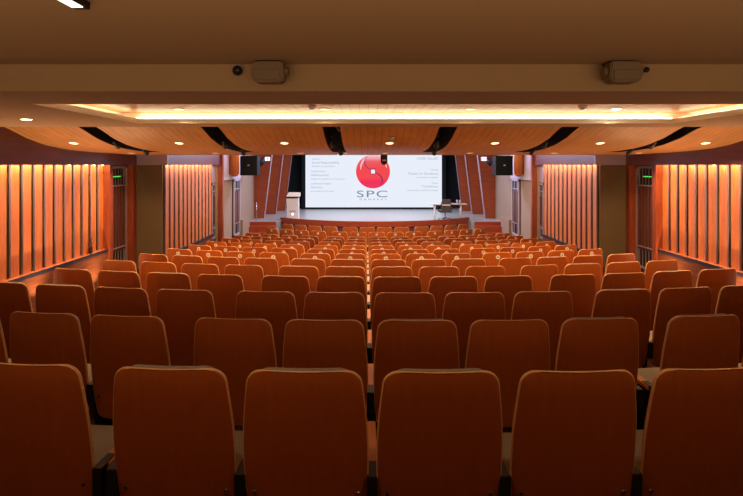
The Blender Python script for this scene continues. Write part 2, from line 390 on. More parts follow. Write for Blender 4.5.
bm = bmesh.new(); bx(bm, XL - 0.18, XL - 0.15, DF - DB - 0.1, 0.0, 0.0, 0.03); obj('tube', bm, M['cove'], t)
bm = bmesh.new(); bx(bm, XR + 0.15, XR + 0.18, DF - DB - 0.1, 0.0, 0.0, 0.03); obj('tube', bm, M['cove'], t)
# high ceiling beyond
struct('ceiling', (-5.6, 5.6, 6.2, 23.6, Z(1.6), Z(1.7)), M['blackcloth'], 'high dark ceiling beyond the wooden canopy', 'ceiling')

prof = [(6.2, 0.62), (6.45, 0.565), (6.8, 0.475), (7.1, 0.385), (7.5, 0.305), (7.9, 0.262), (8.37, 0.238), (9.0, 0.226), (9.6, 0.220), (10.2, 0.214), (10.55, 0.213)]
def hp(d):
    for (a, ha), (b, hb) in zip(prof[:-1], prof[1:]):
        if a <= d <= b: return ha + (hb - ha) * (d - a) / (b - a)
    return prof[-1][1] if d > 10 else prof[0][1]
SLOTX = [-4.07, -2.43, -0.79, 0.79, 2.43, 4.07]; SW = 0.12; SD0, SD1 = 6.5, 8.85
def build_cloud():
    bm = bmesh.new()
    ds = sorted(set([6.2 + 0.15 * i for i in range(30)] + [SD0, SD1, 10.55])); ds = [d for d in ds if d <= 10.55]
    xs = [-5.24]
    for c in SLOTX: xs += [c - SW, c + SW]
    xs.append(5.24)
    for th, rev in ((0, True), (0.04, False)):
        g = {}
        for i, x in enumerate(xs):
            for j, d in enumerate(ds): g[i, j] = bm.verts.new((x, d, Z(hp(d) + th)))
        for i in range(len(xs) - 1):
            for j in range(len(ds) - 1):
                if i % 2 == 1 and SD0 - 1e-6 <= ds[j] and ds[j + 1] <= SD1 + 1e-6: continue
                q = (g[i, j], g[i + 1, j], g[i + 1, j + 1], g[i, j + 1])
                f = bm.faces.new(q[::-1] if rev else q)
                f.smooth = True
    # front lip
    a = bm.verts.new((-5.24, 10.55, Z(hp(10.55)))); b = bm.verts.new((5.24, 10.55, Z(hp(10.55)))); c = bm.verts.new((5.24, 10.58, Z(hp(10.55) + 0.06))); d = bm.verts.new((-5.24, 10.58, Z(hp(10.55) + 0.06)))
    bm.faces.new((a, b, c, d))
    return bm
struct('ceiling', build_cloud(), M['cloud'], 'curved wooden plank ceiling canopy with six dark lighting slots', 'ceiling')
for i, cx in enumerate(SLOTX):
    bm = bmesh.new()   # dark box above slot, open below
    x0, x1 = cx - SW, cx + SW
    prof2 = [d for d in (6.5, 6.8, 7.1, 7.5, 7.9, 8.37, 8.85)]
    poly = [(d, Z(hp(d) + 0.005)) for d in prof2]
    top = [(8.85, Z(0.95)), (6.5, Z(0.95))]
    for x in (x0 - 0.012, x1 + 0.012 - 0.012):
        prism(bm, poly + top, 'x', x, x + 0.012)
    bx(bm, x0, x1, 6.48, 6.5, Z(hp(6.5)), Z(0.95)); bx(bm, x0, x1, 8.85, 8.87, Z(hp(8.85) + .005), Z(0.95)); bx(bm, x0, x1, 6.48, 8.87, Z(0.93), Z(0.95))
    struct('trim_slot', bm, M['black'], ('black lined lighting slot in the wooden canopy, %s from the left' % ['first', 'second', 'third', 'fourth', 'fifth', 'sixth'][i]), 'trim')
# track spotlights in slots
ordn = ['first', 'second', 'third', 'fourth', 'fifth', 'sixth', 'seventh', 'eighth', 'ninth', 'tenth', 'eleventh', 'twelfth', 'thirteenth', 'fourteenth']
def track_spot(loc, label, h=0.10, glow=True):
    t = thing('track_spotlight', label, 'spotlight', loc, 0, 'track spotlights in the canopy slots')
    bm = bmesh.new(); cyl(bm, (0, 0, h), (0, 0, 0.02), 0.008, n=8); bx(bm, -0.03, 0.03, -0.05, 0.05, h, h + 0.02); obj('bracket', bm, M['black'], t)
    bm = bmesh.new(); cyl(bm, (0, -0.05, 0.02), (0, 0.07, -0.05), 0.028, 0.04, 14); cyl(bm, (0, -0.07, 0.032), (0, -0.05, 0.02), 0.018, 0.028, 12); obj('lamp_head', bm, M['black'], t)
    bm = bmesh.new(); cyl(bm, (0, 0.0705, -0.0503), (0, 0.072, -0.0512), 0.034, n=14); obj('lens', bm, M['lamp_white'], t)
    return t
for i, cx in enumerate(SLOTX):
    for k, d in enumerate((7.5, 8.3)):
        track_spot((cx - 0.04 + 0.08 * k, d, Z(hp(d) - 0.0 + (0.02 if k == 0 else 0.0))), 'small black track spotlight in %s ceiling slot from left, %s one' % (ordn[i], ('nearer', 'farther')[k]))
    bm = bmesh.new(); bx(bm, cx - 0.02, cx + 0.02, 6.55, 8.8, Z(0.60), Z(0.62)); o = obj('lighting_track', bm, M['metal'])
    tag(o, 'slim metal lighting track inside %s ceiling slot from the left' % ordn[i], 'track')

# downlights
def downlight(loc, label, r=0.05, mt='lamp', e=0, col=WARM, ang=120, group='round ceiling downlights', tilt=0.0):
    t = thing('ceiling_downlight', label, 'ceiling light', loc, 0, group); t.rotation_euler = (tilt, 0, 0)
    bm = bmesh.new(); n = 24
    ro = [bm.verts.new((r * 1.25 * math.cos(2 * math.pi * i / n), r * 1.25 * math.sin(2 * math.pi * i / n), -0.004)) for i in range(n)]
    ri = [bm.verts.new((r * math.cos(2 * math.pi * i / n), r * math.sin(2 * math.pi * i / n), -0.008)) for i in range(n)]
    rt = [bm.verts.new((r * 1.25 * math.cos(2 * math.pi * i / n), r * 1.25 * math.sin(2 * math.pi * i / n), 0.0)) for i in range(n)]
    for i in range(n):
        j = (i + 1) % n; bm.faces.new((ro[i], ri[i], ri[j], ro[j])); bm.faces.new((rt[i], ro[i], ro[j], rt[j]))
    obj('trim_ring', bm, M['cream'], t)
    bm = bmesh.new(); cyl(bm, (0, 0, -0.0065), (0, 0, -0.001), r, n=n); obj('lamp', bm, M[mt], t)
    if e:
        spot('downlight_lamp', (loc[0], loc[1], loc[2] - 0.03), e, col, ang, (loc[0], loc[1], 0), 0.04)
    return t
pos7 = ['far left', 'second from left', 'third from left', 'middle', 'third from right', 'second from right', 'far right']
for k in range(-3, 4):
    tl = math.atan2(hp(7.5) - hp(7.3), 0.2)
    downlight((k * 1.57 + 0.03, 7.38, Z(hp(7.38))), 'round downlight in wooden canopy, nearer row, %s' % pos7[k + 3], 0.055, 'lamp', 110, WARM, 130, tilt=tl)
    downlight((k * 1.57 + 0.03, 9.2, Z(hp(9.2))), 'round downlight near front edge of wooden canopy, %s' % pos7[k + 3], 0.055, 'lamp', 130, WARM, 130)
for k, x in enumerate((-2.43, -0.81, 0.81, 2.43)):
    downlight((x + 0.03, 5.5, Z(0.625)), 'round downlight inside lit ceiling recess, %s' % ['leftmost', 'second from left', 'second from right', 'dazzling one at right'][k], 0.05, 'lamp_hot' if k == 3 else 'lamp', 80, WARM, 130)
for x, nm in ((-3.86, 'left'), (3.9, 'right')):
    downlight((x, 5.16, Z(HS)), 'dazzling round downlight in soffit at %s of ceiling recess' % nm, 0.05, 'lamp_hot', 80, WARM, 140)
for k, x in enumerate((-3.2, -1.1, 1.1, 3.2)):  # out-of-view downlights, added to brighten the nearest seat tops
    downlight((x, 1.35, Z(0.657)), 'added unseen downlight in the flat rear ceiling above the nearest seats, %s' % ['far left', 'left of middle', 'right of middle', 'far right'][k], 0.05, 'lamp', 20, WARM, 130)
# linear light at the top left
t = thing('linear_ceiling_light', 'slim rectangular light fixture on the ceiling at top left', 'ceiling light', (-1.46, 1.70, Z(0.657)))
box('housing', (-0.03, 0.03, -0.5, 0.30, -0.03, 0.0), M['black'], t, 0.003)
box('diffuser', (-0.022, 0.022, -0.49, 0.26, -0.034, -0.03), M['tubewarm'], t)
# smoke detectors
for (x, d, z, lab) in ((0.04, 7.05, Z(hp(7.05)), 'small grey smoke detector on canopy above the middle downlight'), (2.0, 5.3, Z(0.625), 'small detector on the recess ceiling right of centre'), (-0.9, 5.3, Z(0.625), 'small detector on the recess ceiling left of centre')):
    t = thing('smoke_detector', lab, 'smoke detector', (x, d, z))
    bm = bmesh.new(); cyl(bm, (0, 0, -0.015), (0, 0, 0), 0.045, 0.05, 18); obj('base', bm, M['metal'], t)
    bm = bmesh.new(); cyl(bm, (0, 0, -0.035), (0, 0, -0.015), 0.022, 0.035, 18); obj('sensor', bm, M['metal'], t)
# dome camera
t = thing('security_camera', 'small dark dome security camera on the downstand, left of the speaker', 'camera', (-1.15, 3.24, Z(0.62)))
bm = bmesh.new(); cyl(bm, (0, 0.01, 0), (0, -0.03, 0), 0.034, n=20); obj('base', bm, M['metal'], t)
bm = bmesh.new(); sphere(bm, (0, -0.035, -0.008), 0.034); obj('dome', bm, mat('dark_dome', (0.02, 0.02, 0.02), 0.08), t)
# beige wall speakers
def wall_speaker(x, label, flip):
    t = thing('wall_speaker', label, 'speaker', (x, 3.14, Z(0.60)))
    poly = [(-0.105, -0.02), (-0.095, 0.045), (0.075, 0.045), (0.105, 0.02), (0.1, -0.06), (0.07, -0.085), (-0.085, -0.085), (-0.105, -0.06)]
    bm = bmesh.new(); prism(bm, [(u * flip, v) for u, v in poly], 'y', -0.075, 0.03)
    bmesh.ops.bevel(bm, geom=bm.edges[:], offset=0.008, segments=2, affect='EDGES'); obj('cabinet', bm, M['speakerbeige'], t)
    bm = bmesh.new(); bx(bm, -0.085, 0.075, -0.082, -0.074, -0.07, -0.01, bevel=0.003); obj('grille', bm, M['speakerbeige'], t)
    bm = bmesh.new(); bx(bm, -0.08, 0.08, -0.03, 0.09, 0.045, 0.056); bx(bm, -0.03, 0.03, 0.03, 0.1, -0.03, 0.05); obj('bracket', bm, M['black'], t)
    bm = bmesh.new(); cyl(bm, (-flip * 0.10, -0.02, -0.01), (-flip * 0.125, -0.02, -0.01), 0.032, 0.026, 18); obj('knob', bm, M['speakerbeige'], t)
wall_speaker(-0.93, 'beige box speaker on ceiling downstand, left beside dome camera', -1)
wall_speaker(1.30, 'beige box speaker on ceiling downstand, right one', 1)
bm = bmesh.new(); cyl(bm, (0, 0, 0), (0, -0.05, 0), 0.012, n=12); sphere(bm, (0.01, -0.05, 0.004), 0.018)
o = obj('wall_sensor', bm, M['black']); o.location = (1.48, 3.24, Z(0.61)); tag(o, 'tiny black sensor on downstand right of the right beige speaker', 'sensor')

# ---------------------------------------------------------------- louvred doors
def louvre(n, x, y0, y1, s, h0, h1, label, nb=6, frame='metal', splits=()):
    bm = bmesh.new(); d = 0.05
    for (a, b, c, e) in ((y0, y0 + 0.05, h0, h1), (y1 - 0.05, y1, h0, h1), (y0, y1, h1 - 0.05, h1), (y0, y1, h0, h0 + 0.05)):
        bx(bm, s * (x - d), s * x, a, b, c, e)
    o = obj('door_%d' % n, bm, M[frame]); o['kind'] = 'structure'; o['label'] = label; o['category'] = 'door'
    bm = bmesh.new(); bx(bm, s * (x - 0.01), s * x, y0, y1, h0, h1); obj('backing', bm, M['black'], o)
    bm = bmesh.new(); k = nb; wd = (y1 - y0 - 0.1) / k
    for i in range(k):
        a = y0 + 0.05 + i * wd
        bx(bm, s * (x - 0.035), s * (x - 0.01), a + wd * 0.28, a + wd, h0 + 0.4 * (splits != ()), h1 - 0.05 - 0.33 * (splits != ()))
    obj('panel', bm, M['darkwood'], o)
    bm = bmesh.new()
    for i in range(k):
        a = y0 + 0.05 + i * wd
        bx(bm, s * (x - 0.03), s * (x - 0.02), a + wd * 0.4, a + wd * 0.55, h0, h1)
    for h in splits: bx(bm, s * (x - 0.045), s * (x - 0.01), y0, y1, h - 0.012, h + 0.012)
    obj('grille', bm, M['metal'] if splits else M['redwood'], o)
    return o
i = 1
for s, nm in ((-1, 'left'), (1, 'right')):
    louvre(i, 5.40, 9.64, 10.42, s, Z(-2.14), Z(-0.02), 'tall dark louvred door with metal frame, %s wall' % nm, 6, 'metal', (Z(-0.42), Z(-1.68))); i += 1
    louvre(i, 4.70, 13.9, 14.28, s, Z(-2.1), Z(-0.52), 'narrow louvred door beside the wood pier, %s side' % nm, 3, 'metal', (Z(-0.75), Z(-1.8))); i += 1
    louvre(i, 4.60, 15.85, 16.6, s, Z(-2.3), Z(-0.47), 'stage side door with lilac frame, %s side' % nm, 2, 'lilac', (Z(-0.78), Z(-1.9))); i += 1
    # exit sign
    t = thing('exit_sign', 'small green lit exit sign at top of the %s louvred door' % nm, 'sign', (s * 5.34, 9.95, Z(-0.235)))
    box('housing', (-0.008 if s < 0 else -0.005, 0.005 if s < 0 else 0.008, -0.17, 0.17, -0.02, 0.03), M['black'], t)
    bm = bmesh.new()
    for k in range(5): bx(bm, -s * 0.006, -s * 0.011, -0.15 + 0.062 * k, -0.105 + 0.062 * k, -0.01, 0.012)
    obj('lit_marks', bm, M['green'], t)

# ---------------------------------------------------------------- stage
SH = -2.05; ZS = Z(SH)
SC, SR = 22.5, 5.3
def arcpts(r, xm, n=28):
    return [(x, SC - math.sqrt(r * r - x * x)) for x in [-xm + 2 * xm * i / n for i in range(n + 1)]]
bm = bmesh.new()
front = arcpts(SR - 0.1, 3.5)
poly = [(-4.62, 17.96), (-3.5, 17.96)] + front + [(3.5, 17.96), (4.62, 17.96), (4.62, 23.4), (-4.62, 23.4)]
prism(bm, poly, 'z', -0.05, ZS)
struct('floor', bm, M['stage'], 'pale grey polished stage floor', 'stage')
bm = bmesh.new()
outer = arcpts(SR, 3.55); inner = arcpts(SR - 0.1, 3.45)
prism(bm, outer + inner[::-1], 'z', Z(-2.16), Z(-1.965))
o = struct('trim_stage_lip', bm, M['stagered'], 'curved red wood lip along the stage front', 'trim')
bm = bmesh.new(); outer = arcpts(SR - 0.06, 3.5); inner = arcpts(SR - 0.1, 3.45); prism(bm, outer + inner[::-1], 'z', -0.02, Z(-2.16))
struct('trim_stage_skirt', bm, M['maroon'], 'dark brown curved skirt under the stage lip', 'trim')
for s, nm in ((-1, 'left'), (1, 'right')):
    bm = bmesh.new()
    for h, y in ((-2.06, 17.95), (-2.19, 17.62), (-2.39, 17.35), (-2.62, 17.1), (-2.84, 16.85)):
        bx(bm, s * 3.6, s * 4.50 if y < 17.76 else s * 4.6, y, 18.0, -0.02, Z(h))
    o = obj('stage_steps', bm, M['stagered']); tag(o, 'red wood steps up to the stage at the %s' % nm, 'steps')
    # handrail post
    if s < 0:
     t = thing('stage_rail_post', 'thin metal post at the %s edge of the stage' % nm, 'rail', (s * 4.38, 18.3, ZS))
     bm = bmesh.new(); cyl(bm, (0, 0, 0), (0, 0, 0.66), 0.012, n=10); obj('post', bm, M['chrome'], t)
     bm = bmesh.new(); cyl(bm, (0, 0, 0), (0, 0, 0.01), 0.04, n=16); obj('base', bm, M['chrome'], t)
    # three leaning fins
    for k, d in enumerate((18.97, 20.6, 22.06)):
        bm = bmesh.new(); xi0, xi1 = ((4.25, 3.81), (4.10, 3.66), (3.96, 3.52))[k]
        prism(bm, [(s * xi0, ZS), (s * xi1, Z(1.59)), (s * 4.62, Z(1.59)), (s * 4.62, ZS)], 'y', d, d + 0.22)
        t = thing('stage_wing_panel', '%s leaning wood wing panel at %s of the stage' % (['nearest', 'middle', 'farthest'][k], nm), 'panel', (0, 0, 0), 0, 'leaning wing panels')
        obj('board', bm, M['finwood'], t)
        bm = bmesh.new()
        prism(bm, [(s * (xi0 - 0.008), ZS), (s * (xi1 - 0.008), Z(1.59)), (s * xi1, Z(1.59)), (s * xi0, ZS)], 'y', d - 0.03, d + 0.2)
        obj('edge_strip', bm, M['edging'], t)
    # hanging loudspeaker
    t = thing('hanging_loudspeaker', 'black loudspeaker box hanging at %s of the stage' % nm, 'speaker', (s * 4.03, 15.6, Z(-0.33)))
    box('cabinet', (-0.27, 0.27, 0, 0.4, 0, 0.62), M['blackcloth'], t, 0.01)
    bm = bmesh.new(); bx(bm, -0.25, 0.25, -0.012, 0.0, 0.02, 0.6, bevel=0.004); obj('grille', bm, M['blackcloth'], t)
    bm = bmesh.new(); bx(bm, -0.03, 0.03, -0.02, -0.012, 0.3, 0.34); obj('badge', bm, M['metal'], t)
    for x in (-0.2, 0.2):
        bm = bmesh.new(); cyl(bm, (x, 0.2, 0.6), (x, 0.2, 1.93), 0.012, n=8); obj('hanger', bm, M['black'], t)
    # curved wood bracket beyond pier
    bm = bmesh.new(); cyl(bm, (0, 0, 0.08), (0, 0, 1.6), 0.14, n=24); sphere(bm, (0, 0, 0.1), 0.14, 24, 12, sc=(1, 1, 0.8))
    o = obj('wooden_wall_drum', bm, M['slat']); o.location = (s * 4.42, 15.4, Z(-0.35)); tag(o, 'orange rounded wooden drum high on wall beside the %s loudspeaker' % nm, 'fixture')
    # stage spotlights
    t = thing('stage_spotlight', 'black stage spotlight with four small white lamps, upper %s' % nm, 'spotlight', (s * 3.72, 17.0, Z(0.16)))
    bm = bmesh.new(); cyl(bm, (0, 0, 0.08), (0, 0, 1.45), 0.015, n=8); obj('pole', bm, M['black'], t)
    bm = bmesh.new(); cyl(bm, (s * 0.05, 0.1, 0.08), (s * 0.28, -0.05, -0.14), 0.09, 0.11, 18); obj('housing', bm, M['black'], t)
    bm = bmesh.new(); bx(bm, -0.09, 0.09, -0.02, 0.06, -0.02, 0.12, bevel=0.01); obj('lamp_block', bm, M['metal'], t)
    for a in (-0.045, 0.045):
        for b in (0.01, 0.085):
            bm = bmesh.new(); cyl(bm, (a, -0.03, b), (a, -0.022, b), 0.026, n=14); obj('lamp', bm, M['lamp_white'], t)

# ---------------------------------------------------------------- screen
YS = 22.9; SXc = 0.01
def SX(px): return (px - 366.5) * YS / F + XC
def SZ(py): return EYE - (py - 165) * YS / F
t = thing('projection_screen', 'large bright white presentation screen with red round logo at back of stage', 'screen', (0, YS, SZ(209.3)))
zb = SZ(209.3)
box('surround', (SX(301.5), SX(446), 0.03, 0.12, 0.0, 3.9), M['blackcloth'], t)
o = box('image_surface', (SX(305.5), SX(441.8), 0.0, 0.04, SZ(207.3) - zb, SZ(207.3) - zb + 3.55), M['screen'], t); o['label'] = 'white lit image area'
cx, cz, R = SX(373), SZ(171.4) - zb, 17.0 * YS / F
bm = bmesh.new()
vs = [bm.verts.new((R * math.cos(a), 0, R * math.sin(a))) for a in [2 * math.pi * i / 64 for i in range(64)]]
bm.faces.new(vs); o = obj('logo_ball', bm, M['logo'], t, (cx, -0.004, cz)); o['label'] = 'glossy red round emblem'
def ribbon(name, pts, w, m, y):
    bm = bmesh.new(); L = []; Rr = []
    for i, p in enumerate(pts):
        a = Vector(pts[max(i - 1, 0)]); b = Vector(pts[min(i + 1, len(pts) - 1)]); d = (b - a).normalized(); n = Vector((-d.y, d.x))
        ww = w * (0.35 + 0.65 * math.sin(math.pi * i / (len(pts) - 1)))
        L.append(bm.verts.new((p[0] + n.x * ww, y, p[1] + n.y * ww))); Rr.append(bm.verts.new((p[0] - n.x * ww, y, p[1] - n.y * ww)))
    for i in range(len(pts) - 1): bm.faces.new((L[i], L[i + 1], Rr[i + 1], Rr[i]))
    return obj(name, bm, m, t, (cx, 0, cz))
def bez(p0, p1, p2, p3, n=14):
    out = []
    for i in range(n + 1):
        u = i / n; out.append(tuple((1 - u) ** 3 * a + 3 * (1 - u) ** 2 * u * b + 3 * (1 - u) * u * u * c + u ** 3 * d for a, b, c, d in zip(p0, p1, p2, p3)))
    return out
ribbon('logo_seam', bez((-0.33 * R, 0.9 * R), (-0.62 * R, 0.6 * R), (-0.5 * R, 0.25 * R), (-0.1 * R, 0.08 * R)), 0.022, M['scrdark'], -0.008)
ribbon('logo_seam', bez((0.1 * R, -0.05 * R), (0.5 * R, -0.2 * R), (0.68 * R, -0.5 * R), (0.45 * R, -0.86 * R)), 0.034, M['scrdark'], -0.008)
ribbon('logo_highlight', bez((-0.72 * R, 0.1 * R), (-0.75 * R, 0.4 * R), (-0.6 * R, 0.65 * R), (-0.38 * R, 0.8 * R)), 0.04, M['scrpink'], -0.007)
ribbon('logo_highlight', bez((0.45 * R, 0.78 * R), (0.62 * R, 0.66 * R), (0.76 * R, 0.42 * R), (0.8 * R, 0.2 * R)), 0.03, M['scrpink'], -0.007)
bm = bmesh.new(); q = 0.125
vs = [bm.verts.new(p) for p in ((-q, 0, -q * 1.05), (q, 0, -q * 1.05), (q, 0, q * 1.05), (-q, 0, q * 1.05))]; bm.faces.new(vs); obj('logo_window_edge', bm, M['scrdark'], t, (cx, -0.009, cz))
bm = bmesh.new(); q = 0.092
vs = [bm.verts.new(p) for p in ((-q, 0, -q * 1.1), (q, 0, -q * 1.1), (q, 0, q * 0.9), (-q, 0, q * 0.9))]; bm.faces.new(vs); obj('logo_window', bm, M['screen'], t, (cx, -0.012, cz))
pxm = YS / F
def stext(body, px, py, hpx, align, m='scrtext', spacing=1.0, sx=1.0):
    curved_text(body, hpx * pxm / 0.72, M[m], 'caption', t, (SX(px), -0.012, SZ(py) - zb), align, spacing, sx)
stext('SPC', 372.2, 197.2, 6.9, 'CENTER', 'scrtext2', 1.15, 1.82)
stext('DANAPAY', 373.2, 200.2, 1.8, 'CENTER', 'scrtext2', 1.9, 1.5)
for body, px, py, h in (('VALUE 2', 312, 159.8, 1.5), ('Social Responsibility', 312, 163.6, 2.3), ('Mutual trust and share', 312, 167, 1.7),
                        ('COMMITMENT', 311, 172.3, 1.6), ('Advancement', 311, 176, 2.2), ('Quality & innovation communication', 310.5, 179.6, 1.6),
                        ('COMMUNITY SPIRIT', 310.5, 184.6, 1.6), ('Harmony', 310.5, 188.2, 2.2), ('to succeed and to work', 310.5, 191.8, 1.7)):
    stext(body, px, py, h, 'LEFT', sx=1.05)
for body, px, py, h in (('CORE VALUES', 438, 159.6, 2.3), ('Mission', 438.5, 170.6, 1.7), ('Passion for Excellence', 438.5, 174.6, 2.3), ('commitment to quality', 438, 178, 1.6),
                        ('Motto', 438, 183.8, 1.7), ('Truthfulness', 438, 187.4, 2.2), ('commitment to fulfil all promises', 438, 191, 1.6)):
    stext(body, px, py, h, 'RIGHT', sx=1.05)

# ---------------------------------------------------------------- stage furniture
t = thing('lectern', 'white lectern with dark band under its sloped top, left on stage', 'lectern', (-3.09, 18.75, ZS))
bm = bmesh.new(); prism(bm, [(-0.21, 0), (0.21, 0), (0.20, 0.86), (-0.24, 0.86)], 'y', -0.15, 0.2); obj('body', bm, M['white'], t)
bm = bmesh.new(); bx(bm, -0.245, 0.21, -0.165, 0.21, 0.80, 0.86); o = obj('band', bm, M['navy'], t); o['label'] = 'dark band'
bm = bmesh.new(); prism(bm, [(-0.22, 0.86), (0.24, 0.86), (0.24, 0.90), (-0.22, 1.02)][:0] + [(-0.22, 0.86), (0.28, 0.86), (0.28, 0.88), (-0.22, 1.0)], 'x', -0.22, 0.24)
for v in bm.verts: v.co.y = 0.06 - v.co.y
obj('top', bm, M['peach'], t)
bm = bmesh.new()
for k in range(7): bx(bm, -0.13 + k * 0.036, -0.105 + k * 0.036, -0.153, -0.15, 0.30, 0.33)
obj('lettering', bm, M['greymesh'], t)
bm = bmesh.new(); cyl(bm, (0.0, -0.15, 0.2), (0.0, -0.154, 0.2), 0.035, n=16); obj('emblem', bm, M['lamp_white'], t)
t = thing('glass_desk', 'pale desk with thin glass top and white legs, right on stage', 'desk', (2.75, 18.6, ZS))
bm = bmesh.new(); bx(bm, -0.68, 0.68, -0.25, 0.3, 0.58, 0.60, bevel=0.004); obj('desk_top', bm, M['glassy'], t)
for x in (-0.5, 0.46):
    bm = bmesh.new()
    for y in (-0.18, 0.22): cyl(bm, (x + (0.03 if y > 0 else -0.04), y, 0), (x, y * 0.6, 0.58), 0.02, 0.04, 12)
    bx(bm, x - 0.04, x + 0.04, -0.15, 0.18, 0.54, 0.58); obj('leg', bm, M['white'], t)
bm = bmesh.new(); bx(bm, -0.5, 0.46, 0.1, 0.12, 0.42, 0.54); obj('cross_panel', bm, M['navy'], t)
for k, (x, lab) in enumerate(((0.33, 'pale drinking glass on desk, nearer the office chair'), (0.43, 'pale drinking glass on desk, farther right from the office chair'))):
    g = thing('drinking_glass', lab, 'glass', (2.75 + x, 18.55, ZS + 0.6))
    bm = bmesh.new(); cyl(bm, (0, 0, 0), (0, 0, 0.13), 0.026, 0.034, 14); obj('glass', bm, M['lilac'], g)
    bm = bmesh.new(); cyl(bm, (0, 0, 0.13), (0, 0, 0.14), 0.036, 0.036, 14); obj('lid', bm, M['white'], g)
t = thing('office_chair', 'grey swivel office chair in front of the desk, right on stage', 'chair', (2.60, 18.15, ZS))
bm = bmesh.new()
for j in range(5):
    z0, z1 = 0.37 + j * 0.085, 0.37 + (j + 1) * 0.085; wv = 0.17 + 0.02 * math.sin(j)
    bx(bm, -wv, wv, -0.02 - 0.01 * j, 0.02 - 0.01 * j, z0, z1 + 0.003)
obj('backrest', bm, M['greymesh'], t)
bm = bmesh.new(); bx(bm, -0.15, 0.15, -0.065, -0.05, 0.56, 0.61, bevel=0.004); o = obj('back_label', bm, M['peach'], t); o['label'] = 'pale strip across the backrest'
bm = bmesh.new(); bx(bm, -0.22, 0.22, 0.0, 0.42, 0.30, 0.36, bevel=0.02); obj('seat', bm, M['greymesh'], t)
for x in (-0.25, 0.25):
    bm = bmesh.new(); tube(bm, [(x, 0.2, 0.32), (x, 0.2, 0.46)], 0.015); bx(bm, x - 0.025, x + 0.025, 0.08, 0.34, 0.46, 0.48, bevel=0.005); obj('armrest', bm, M['black'], t)
bm = bmesh.new(); cyl(bm, (0, 0.2, 0.06), (0, 0.2, 0.30), 0.022, n=12); obj('column', bm, M['chrome'], t)
bm = bmesh.new()
for k in range(5):
    a = 2 * math.pi * k / 5 + 0.3; cyl(bm, (0, 0.2, 0.1), (0.24 * math.cos(a), 0.2 + 0.24 * math.sin(a), 0.055), 0.018, 0.012, 8)
obj('star_base', bm, M['chrome'], t)
for k in range(5):
    a = 2 * math.pi * k / 5 + 0.3; x, y = 0.24 * math.cos(a), 0.2 + 0.24 * math.sin(a)
    bm = bmesh.new(); cyl(bm, (x - 0.012, y, 0.026), (x + 0.012, y, 0.026), 0.026, n=12); obj('caster', bm, M['black'], t)
# hanging camera in front of the logo
t = thing('ceiling_camera', 'small black and white camera hanging from canopy edge before the logo', 'camera', (0.07, 10.9, Z(0.02)))
bm = bmesh.new(); cyl(bm, (0, 0, 0.15), (0, 0, 1.58), 0.012, n=8); obj('rod', bm, M['black'], t)
bm = bmesh.new(); bx(bm, -0.075, 0.075, -0.05, 0.06, 0.03, 0.22, bevel=0.02); sphere(bm, (0, 0, 0.05), 0.07, 16, 10); obj('housing', bm, M['black'], t)
bm = bmesh.new(); bx(bm, -0.035, 0.035, -0.072, -0.05, 0.065, 0.1, bevel=0.006); obj('lens_cover', bm, M['white'], t)
# small spot heads at the canopy front edge
for px, py, lab in ((346, 152.5, 'black spotlight head at canopy edge above left screen text'), (437, 152, 'black spotlight head at canopy edge above right screen text'), (339, 153.5, 'second spotlight head left beside the one above left screen text')):
    d = 9.4; x = (px - 366.5) * d / F + XC; z = EYE - (py - 165) * d / F
    t = thing('canopy_spotlight', lab, 'spotlight', (x, d, z - 0.01))
    bm = bmesh.new(); cyl(bm, (0, 0, 0.0), (0.0, 0, 0.02), 0.05, 0.05, 16); obj('housing', bm, M['black'], t)
    bm = bmesh.new(); cyl(bm, (0, 0, -0.006), (0.0, 0, 0.0), 0.03, 0.03, 16); obj('lens', bm, M['lamp_white'], t)
# small puck lamps under the fascia
for s, ys in ((-1, (8.25, 8.75, 9.0, 9.3)), (1, (6.9, 7.95))):
    for k, y in enumerate(ys):
        bm = bmesh.new(); cyl(bm, (0, 0, -0.012), (0, 0, 0.0), 0.02, n=14); o = obj('puck_lamp', bm, M['lamp_white']); o.location = (s * 5.27, y, Z(0.0))
        tag(o, 'tiny bright lamp under fascia above %s slats, %s from the camera' % (('left' if s < 0 else 'right'), ordn[k]), 'lamp', 'tiny lamps above the slats')
# small black items on the slat shelves
for (s, y, lab) in ((-1, 9.0, 'small black cable bracket at foot of slats, left wall'), (1, 7.1, 'small black bottle-like sensor at foot of slats, right wall')):
    t = thing('wall_bracket', lab, 'bracket', (s * 5.325, y, Z(-1.61)))
    bm = bmesh.new(); bx(bm, -0.012, 0.012, -0.04, 0.04, 0.0, 0.12, bevel=0.006); obj('body', bm, M['black'], t)
    bm = bmesh.new(); tube(bm, [(0, 0, 0.12), (0, 0.02, 0.18), (0, -0.01, 0.24), (0, 0.015, 0.28)], 0.009, 8); obj('cable', bm, M['black'], t)

